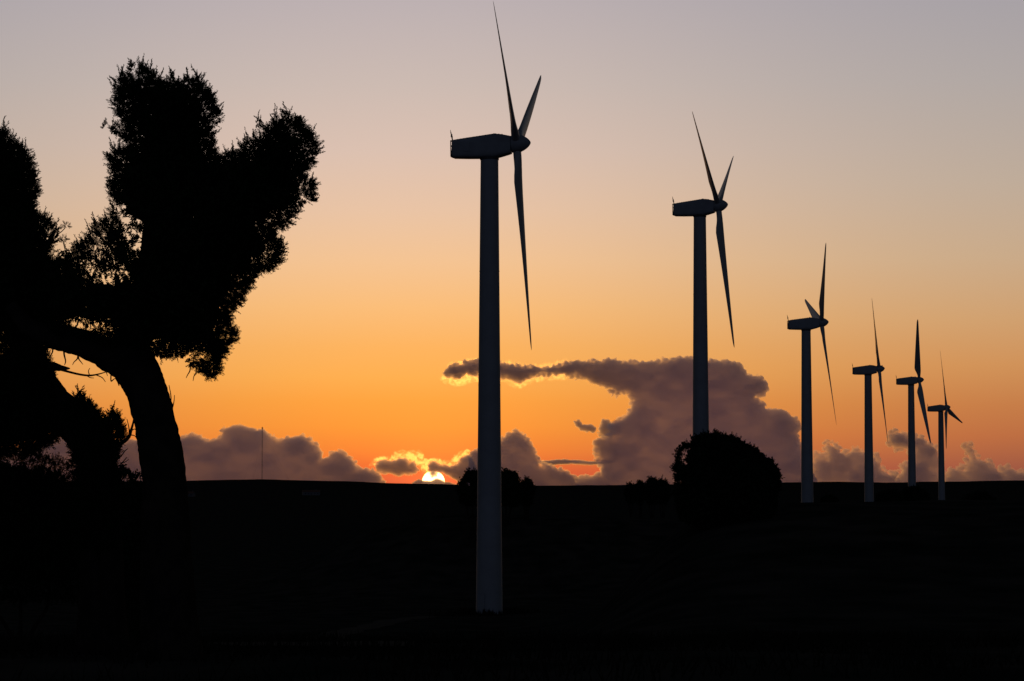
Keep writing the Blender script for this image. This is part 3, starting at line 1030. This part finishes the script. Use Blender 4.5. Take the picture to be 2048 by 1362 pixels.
# seed heads and fine twigs between the two crowns
for k, pts in enumerate(([(118, 508, 1.6), (128, 502, 1.3), (146, 500, .8)], [(118, 520, 1.5), (132, 516, 1.1), (148, 512, .7)], [(120, 530, 1.4), (134, 528, 1), (150, 534, .6)],
                         [(136, 540, 1.6), (133, 512, 1.2), (126, 482, 1.0)], [(112, 470, 1.4), (122, 464, 1), (130, 456, .8)])):
    limb(tB, pts, DB, name='dead_twig', seed=60 + k, sides=5, wob=0)
for k, (x, y) in enumerate(((131, 448), (126, 477))):
    crown(tB, [[(x - 5, y - 5), (x + 5, y - 5), (x + 6, y + 4), (x - 5, y + 5)]], DB, .04, 26, 9, m_leaf, 300 + k, inset=.5, name='seed_head', clump=5)

# ---- young spiky juniper between the trunks ------------------------------
DC = 26.6
pC = at(195, 1000, DC)
tC = empty('juniper_shrub', (pC.x, DC, on_ground(pC.x, DC)))
tag(tC, 'young juniper with two spiky tops and a dead forked branch, between the two trunks', 'shrub')
CROWN_C = [(128, 812), (142, 803), (149, 797), (152, 784), (158, 786), (162, 800), (170, 794), (180, 808), (190, 818), (200, 836), (201, 850), (206, 842), (217, 836),
           (226, 824), (231, 826), (237, 840), (245, 852), (248, 868), (241, 884), (236, 900), (232, 940), (236, 1000), (232, 1100), (150, 1100), (152, 1000), (155, 940), (142, 905), (144, 870), (122, 840)]
limb(tC, [(195, 1310, 12), (192, 1150, 10), (190, 1000, 8), (180, 900, 6), (165, 840, 3), (155, 800, 1.5)], DC, name='trunk', seed=23)
limb(tC, [(192, 1000, 7), (210, 920, 5), (224, 860, 3), (228, 835, 1)], DC, seed=24)
crown(tC, [CROWN_C], DC, .45, 4800, 18.0, m_leaf, 401, (), upbias=1.0, clump=12, tufts=8, ragged=5)
db = limb(tC, [(205, 905, 6), (228, 893, 5), (246, 884, 4.2), (258, 873, 3.6), (263, 858, 2.6), (267, 842, 1.8), (267, 832, .8)], DC, name='dead_branch', seed=25, sides=8)
for k, pts in enumerate(([(259, 872, 2), (258, 856, 1.2), (254, 838, .7)], [(262, 862, 1.3), (270, 858, .9), (273, 866, .5)], [(260, 870, 1.4), (270, 872, .9), (276, 884, .5)],
                         [(225, 925, 2.2), (240, 914, 1.6), (250, 902, 1.0), (256, 897, .6)], [(228, 938, 2), (242, 928, 1.4), (254, 914, .8)], [(240, 926, 1.2), (250, 924, .9), (258, 918, .5)],
                         [(236, 918, 1.2), (236, 908, .8), (242, 900, .5)], [(150, 935, 2.6), (142, 925, 1.8), (136, 918, 1)], [(155, 965, 3), (146, 950, 2), (140, 940, 1.2)],
                         [(152, 925, 2.6), (142, 921, 2), (133, 919, .8)])):
    limb(tC, pts, DC, name='dead_twig', seed=80 + k, sides=5, wob=0)

# ---- low scrub under the sky window and shrub right of it -----------------


def bush(name, label, cat, group, polys, d, depth, count, lpx, seed, holes=(), foot=None, kind='leaf', upbias=.5, stem=5, clump=9.0, mat=None, inset=3.0, ragged=4.0, lace=(), tufts=0):
    P = np.vstack([np.array(p, float) for p in polys])
    fx = foot if foot is not None else (P[:, 0].min() + P[:, 0].max()) / 2
    v = at(fx, 1000, d)
    r = empty(name, (v.x, d, on_ground(v.x, d)))
    tag(r, label, cat, group)
    gz_ = r.location.z
    topy = P[:, 1].min()
    gy_px = HZ + (EYE - gz_) / d * FPX + 6
    mid = (topy + P[:, 1].max()) / 2
    lowest = P[:, 1].max()
    for k in range(3):
        fx2 = fx + (k - 1) * (P[:, 0].max() - P[:, 0].min()) * .22
        limb(r, [(fx + (k - 1) * stem * .6, gy_px, stem), (fx * .5 + fx2 * .5, gy_px * .5 + lowest * .5, stem * .8), (fx2, lowest - 4, stem * .6), (fx2, mid, stem * .3)], d, name='stem', seed=seed + k, sides=8, sub=4)
    crown(r, polys, d, depth, count, lpx, mat or m_leaf2, seed, holes, kind=kind, upbias=upbias, clump=clump, inset=inset, ragged=ragged, lace=lace, tufts=tufts)
    return r


def skirt(poly, d, x0, x1):
    """lower edge of a shrub that reaches the ground: bottom pixel row for its outline"""
    v = at((x0 + x1) / 2, 1000, d)
    return HZ + (EYE - on_ground(v.x, d)) / d * FPX


def to_ground(top, d):
    xs = [p[0] for p in top]
    yb = skirt(top, d, min(xs), max(xs))
    w = max(xs) - min(xs)
    return top + [(max(xs) - w * .10, yb - 3), (min(xs) + w * .10, yb - 3)]


bush('scrub_bush', 'low rounded bush at bottom left, under the patch of sky between the trees', 'bush', None,
     [[(-90, 900), (20, 903), (60, 906), (86, 910), (101, 914), (130, 919), (148, 934), (158, 960), (168, 1040), (172, 1200), (-90, 1200)]], 30.0, .8, 5200, 16, 501, kind='sprig', upbias=.3, mat=m_leaf)
bush('scrub_bush', 'small leafy bush showing between the spiky juniper and the thick trunk', 'bush', None,
     [to_ground([(222, 960), (228, 938), (238, 931), (249, 936), (258, 941), (266, 946), (274, 943), (281, 950), (292, 962), (300, 990)], 46.0)], 46.0, .6, 2600, 11, 511, holes=[(268, 985, 5, 7), (240, 975, 4, 5), (252, 962, 3, 4), (276, 960, 4, 4)])

# ---- the round bush in front of the second tower ---------------------------
G_TOP = [(1352, 1000), (1350, 965), (1345, 940), (1347, 929), (1355, 921), (1354, 905), (1358, 893), (1370, 886), (1381, 889), (1385, 881), (1393, 874), (1410, 869),
         (1425, 871), (1432, 865), (1443, 872), (1452, 868), (1462, 875), (1475, 879), (1488, 888), (1508, 898), (1522, 909), (1532, 919), (1543, 927), (1551, 940),
         (1554, 948), (1557, 958), (1552, 975), (1548, 1000)]
bush('round_bush', 'big round dark bush standing before the second tower', 'bush', None,
     [G_TOP + [(1545, 1030), (1490, 1052), (1410, 1054), (1362, 1036)]], 122.0, 2.4, 12000, 10, 521, holes=[(1378, 928, 5, 5), (1366, 912, 4, 5), (1376, 901, 4, 4), (1366, 926, 3, 5), (1415, 934, 4, 4), (1360, 965, 4, 4), (1442, 945, 4, 4)], stem=4, clump=12, ragged=7, tufts=9, foot=1452, lace=[(1367, 925, 20, 42, .55), (1425, 940, 26, 14, .6)])

# ---- trees behind the nearest tower ----------------------------------------
bush('broadleaf_tree', 'small bushy tree just left of the nearest tower foot, by the sun', 'tree', 'small trees behind the nearest tower',
     [[(915, 975), (922, 962), (928, 956), (932, 946), (937, 940), (946, 944), (955, 948), (966, 952), (972, 975), (962, 1010), (925, 1008)]], 300.0, 1.3, 1500, 8, 531, foot=945, stem=2.5, holes=[(935, 970, 3, 4), (943, 973, 2, 4)], inset=2.2, ragged=12, clump=8, tufts=7)
bush('broadleaf_tree', 'small lumpy tree just right of the nearest tower, taller of two', 'tree', 'small trees behind the nearest tower',
     [[(988, 975), (990, 952), (1000, 944), (1008, 938), (1014, 943), (1021, 948), (1027, 945), (1033, 955), (1038, 966), (1042, 980), (1036, 1010), (996, 1010)]], 306.0, 1.3, 1900, 8, 541, foot=1012, stem=2.5, inset=2.2, ragged=12, clump=8, tufts=7)
bush('broadleaf_tree', 'smallest of the trees right of the nearest tower, lowest and outermost', 'tree', 'small trees behind the nearest tower',
     [[(1040, 980), (1044, 964), (1051, 956), (1058, 959), (1064, 966), (1067, 980), (1060, 1008), (1044, 1008)]], 309.0, .8, 800, 7, 551, foot=1053, stem=2, inset=2.2, ragged=12, clump=8, tufts=7)
for k, (x0, x1, tp, lab) in enumerate(((1251, 1270, 964, 'tiny bush on the skyline, leftmost of four left of the round bush'),
                                       (1273, 1287, 960, 'narrow pointed bush, second from left of four left of the round bush'),
                                       (1290, 1316, 955, 'widest and tallest of four small bushes left of the round bush'),
                                       (1312, 1336, 957, 'small bush nearest to the round bush, on its left'))):
    w = x1 - x0
    bush('skyline_bush', lab, 'bush', 'small bushes on the skyline', [[(x0, 985), (x0 + w * .1, tp + 10), (x0 + w * .3, tp + 2), (x0 + w * .5, tp + 1), (x0 + w * .62, tp + 5), (x0 + w * .8, tp + 3), (x1, tp + 12), (x1 + 2, 985), (x1 - 4, 1005), (x0 + 4, 1005)]],
         318.0 + 4 * k, .7, 700, 7, 561 + 10 * k, stem=1.5, inset=1.2, ragged=7, clump=6, tufts=7)
for k, (x0, x1, tp, dd, lab) in enumerate(((1752, 1800, 982, 150, 'low dark bush on the rise between the fourth and fifth towers'),
                                           (1798, 1858, 974, 156, 'wide low bush hiding the foot of the second farthest tower'),
                                           (1640, 1676, 995, 150, 'low dark bush on the rise right of the third tower foot'),
                                           (1925, 1990, 985, 160, 'low dark bush on the rise right of the farthest tower'))):
    w = x1 - x0
    bush('scrub_bush', lab, 'bush', 'low bushes on the rise', [to_ground([(x0, 1000), (x0 + w * .1, tp + 8), (x0 + w * .3, tp + 3), (x0 + w * .5, tp), (x0 + w * .7, tp + 3), (x0 + w * .9, tp + 9), (x1, 1004)], dd)],
         dd, 1.0, 1300, 8, 621 + 10 * k, stem=2, inset=1.6)

# ---------------------------------------------------------------- small far things
m_white = material('limewash', (.15, .15, .155), .9, .1, .3)
m_roof = material('roof_tiles', (.20, .09, .06), .9, .3, 1.0)
m_glass = material('window_glass', (.03, .035, .04), .15, .1, 1)
m_steel = material('galvanised_steel', (.25, .25, .26), .5, .2, .5)


def farmhouse(px, py, d, w, dep, hgt, label, rz=0.2):
    v = at(px, py, d)
    z = on_ground(v.x, d)
    r = empty('farmhouse', (v.x, d, z), rz)
    tag(r, label, 'building', 'pale buildings at the foot of the plateau')
    V, F = box(0, 0, hgt / 2 - .5, w, dep, hgt + 1)
    o = len(V)
    V += [Vector((-w / 2, -dep / 2, hgt)), Vector((-w / 2, dep / 2, hgt)), Vector((-w / 2, 0, hgt + 1.4)), Vector((w / 2, -dep / 2, hgt)), Vector((w / 2, dep / 2, hgt)), Vector((w / 2, 0, hgt + 1.4))]
    F += [(o, o + 1, o + 2), (o + 3, o + 5, o + 4)]
    mesh_obj('wall', V, F, m_white, r)
    e = .5
    V = []
    for sx in (-1, 1):
        V += [Vector((sx * (w / 2 + e), -dep / 2 - e, hgt - .3)), Vector((sx * (w / 2 + e), 0, hgt + 1.55)), Vector((sx * (w / 2 + e), dep / 2 + e, hgt - .3)),
              Vector((sx * (w / 2 + e), dep / 2 + e, hgt - .12)), Vector((sx * (w / 2 + e), 0, hgt + 1.75)), Vector((sx * (w / 2 + e), -dep / 2 - e, hgt - .12))]
    F = [(0, 1, 7, 6), (1, 2, 8, 7), (2, 3, 9, 8), (3, 4, 10, 9), (4, 5, 11, 10), (5, 0, 6, 11), (0, 5, 4, 1), (1, 4, 3, 2), (6, 7, 10, 11), (7, 8, 9, 10)]
    rf = mesh_obj('roof', V, F, m_roof, r)
    V, F = box(w * .3, .6, hgt + 1.9, .7, .7, 1.6)
    mesh_obj('chimney', V, F, m_white, rf)
    V, F = box(0, -dep / 2 - .03, 1.05, 1.1, .1, 2.1)
    mesh_obj('door', V, F, m_dark, r)
    for k in (-.36, -.18, .2, .38):
        V, F = box(w * k, -dep / 2 - .03, 1.7, 1.0, .1, 1.1)
        mesh_obj('window', V, F, m_glass, r)
    return r


farmhouse(622, 1003, 2550, 18, 8, 3.6, 'long pale farm building at the foot of the plateau, below the cloud bank')
farmhouse(381, 1003, 2500, 8, 7, 3.4, 'small pale building just right of the thick tree trunk, far off', -.3)

# guyed lattice mast on the plateau edge
v = at(524, 960, 3280)
zb = on_ground(v.x, 3280)
top = at(524, 857, 3280).z
rm = empty('radio_mast', (v.x, 3280, zb))
tag(rm, 'very thin tall radio mast on the skyline in front of the left cloud bank', 'radio mast')
H = top - zb
legs = []
for k in range(3):
    a = 2 * math.pi * k / 3 + .3
    legs.append(tube([(math.cos(a) * .55, math.sin(a) * .55, 0), (math.cos(a) * .55, math.sin(a) * .55, H)], [.13, .13], 5))
nseg = 36
for i in range(nseg):
    for k in range(3):
        a, b = 2 * math.pi * k / 3 + .3, 2 * math.pi * ((k + 1) % 3) / 3 + .3
        z0, z1 = H * i / nseg, H * (i + 1) / nseg
        if i % 2:
            a, b = b, a
        legs.append(tube([(math.cos(a) * .55, math.sin(a) * .55, z0), (math.cos(b) * .55, math.sin(b) * .55, z1)], [.06, .06], 4))
V, F = join(legs)
mesh_obj('lattice', V, F, m_steel, rm)
V, F = join([lathe([(.5, H - .4), (1.0, H), (1.0, H + 1.3), (.5, H + 1.7)], 10), tube([(0, 0, H + 1.6), (0, 0, H + 3.4)], [.12, .08], 5)])
mesh_obj('beacon', V, F, m_dark, rm)
for k in range(3):
    a = 2 * math.pi * k / 3 + .3
    for hh in (.55, .95):
        V, F = tube([(math.cos(a) * .55, math.sin(a) * .55, H * hh), (math.cos(a) * H * .55, math.sin(a) * H * .55, on_ground(v.x + math.cos(a) * H * .55, 3280 + math.sin(a) * H * .55) - zb)], [.03, .03], 4)
        mesh_obj('guy_wire', V, F, m_steel, rm)

# dirt track climbing down to the nearest turbine and its gravel apron
m_track = material('track_gravel', (.09, .08, .066), .95, .3, 1.2, .5, 14, 0.0)


def strip(path, half, name, label, off):
    V, F = [], []
    P = []
    for i in range(len(path) - 1):
        a, b = Vector(path[i]), Vector(path[i + 1])
        n = max(2, int((b - a).length / 1.2))
        for k in range(n):
            P.append(a.lerp(b, k / n))
    P.append(Vector(path[-1]))
    # smooth
    for _ in range(12):
        P = [P[0]] + [(P[i - 1] + P[i] * 2 + P[i + 1]) / 4 for i in range(1, len(P) - 1)] + [P[-1]]
    m = 7
    for i, p in enumerate(P):
        d = (P[min(i + 1, len(P) - 1)] - P[max(i - 1, 0)]).normalized()
        w = Vector((d.y, -d.x))
        for j in range(m):
            t = (j / (m - 1) * 2 - 1) * (half + .25 * math.sin(i * .7 + j))
            q = p + w * t
            V.append(Vector((q.x, q.y, on_ground(q.x, q.y) + off)))
    for i in range(len(P) - 1):
        for j in range(m - 1):
            a = i * m + j
            F.append((a, a + m, a + m + 1, a + 1))
    o = mesh_obj(name, V, F, m_track, None, True)
    tag(o, label, kind='structure')


s0 = SITES[0]
strip([(-2.6, 34), (-3.8, 42), (-7, 60), (-10, 90), (-13, 130), (-14, 180), (-11, 225), (s0['x'] - 6, s0['y'] - 6)], 1.3, 'dirt_track', 'faint dirt track running down to the nearest turbine', .03)

# dry grass
g = np.random.default_rng(77)
n = 26000
rr = np.sqrt(g.uniform(5.0 ** 2, 60.0 ** 2, n))
aa = g.uniform(-R(17), R(17), n)
gx_, gy_ = np.sin(aa) * rr, np.cos(aa) * rr
q_ = g.uniform(0, 6.283, 2600); r_ = 1.75 + g.exponential(1.6, 2600)
gx_ = np.concatenate([gx_, s0['x'] + np.cos(q_) * r_]); gy_ = np.concatenate([gy_, s0['y'] + np.sin(q_) * r_])
keep = fbm(gx_ / 2.2, gy_ / 2.2, 3, 91) > .46
gx_, gy_ = gx_[keep], gy_[keep]
gz_ = np.array([on_ground(a, b) for a, b in zip(gx_, gy_)])
n = len(gx_)
hgt = g.uniform(.08, .30, n) * np.where(gy_ > 200, 2.4, 1)
bend = g.normal(size=(n, 2)) * .07
ph = g.uniform(0, math.pi, n)
wv = np.where(gy_ > 200, .03, 0) + .006 + .0003 * np.hypot(gx_, gy_)
V = np.stack([
    np.stack([gx_ - np.cos(ph) * wv, gy_ - np.sin(ph) * wv, gz_ - .02], 1),
    np.stack([gx_ + np.cos(ph) * wv, gy_ + np.sin(ph) * wv, gz_ - .02], 1),
    np.stack([gx_ + bend[:, 0] * .5, gy_ + bend[:, 1] * .5, gz_ + hgt * .6], 1),
    np.stack([gx_ + bend[:, 0], gy_ + bend[:, 1], gz_ + hgt], 1)], 1).reshape(-1, 3)
F = (np.arange(n)[:, None] * 4 + np.array([[0, 1, 2]]))
F2 = (np.arange(n)[:, None] * 4 + np.array([[0, 2, 3]]))
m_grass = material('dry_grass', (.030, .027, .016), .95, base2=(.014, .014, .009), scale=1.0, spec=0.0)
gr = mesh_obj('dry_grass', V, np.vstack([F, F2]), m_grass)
tag(gr, 'sparse dry grass over the dark foreground', kind='stuff')
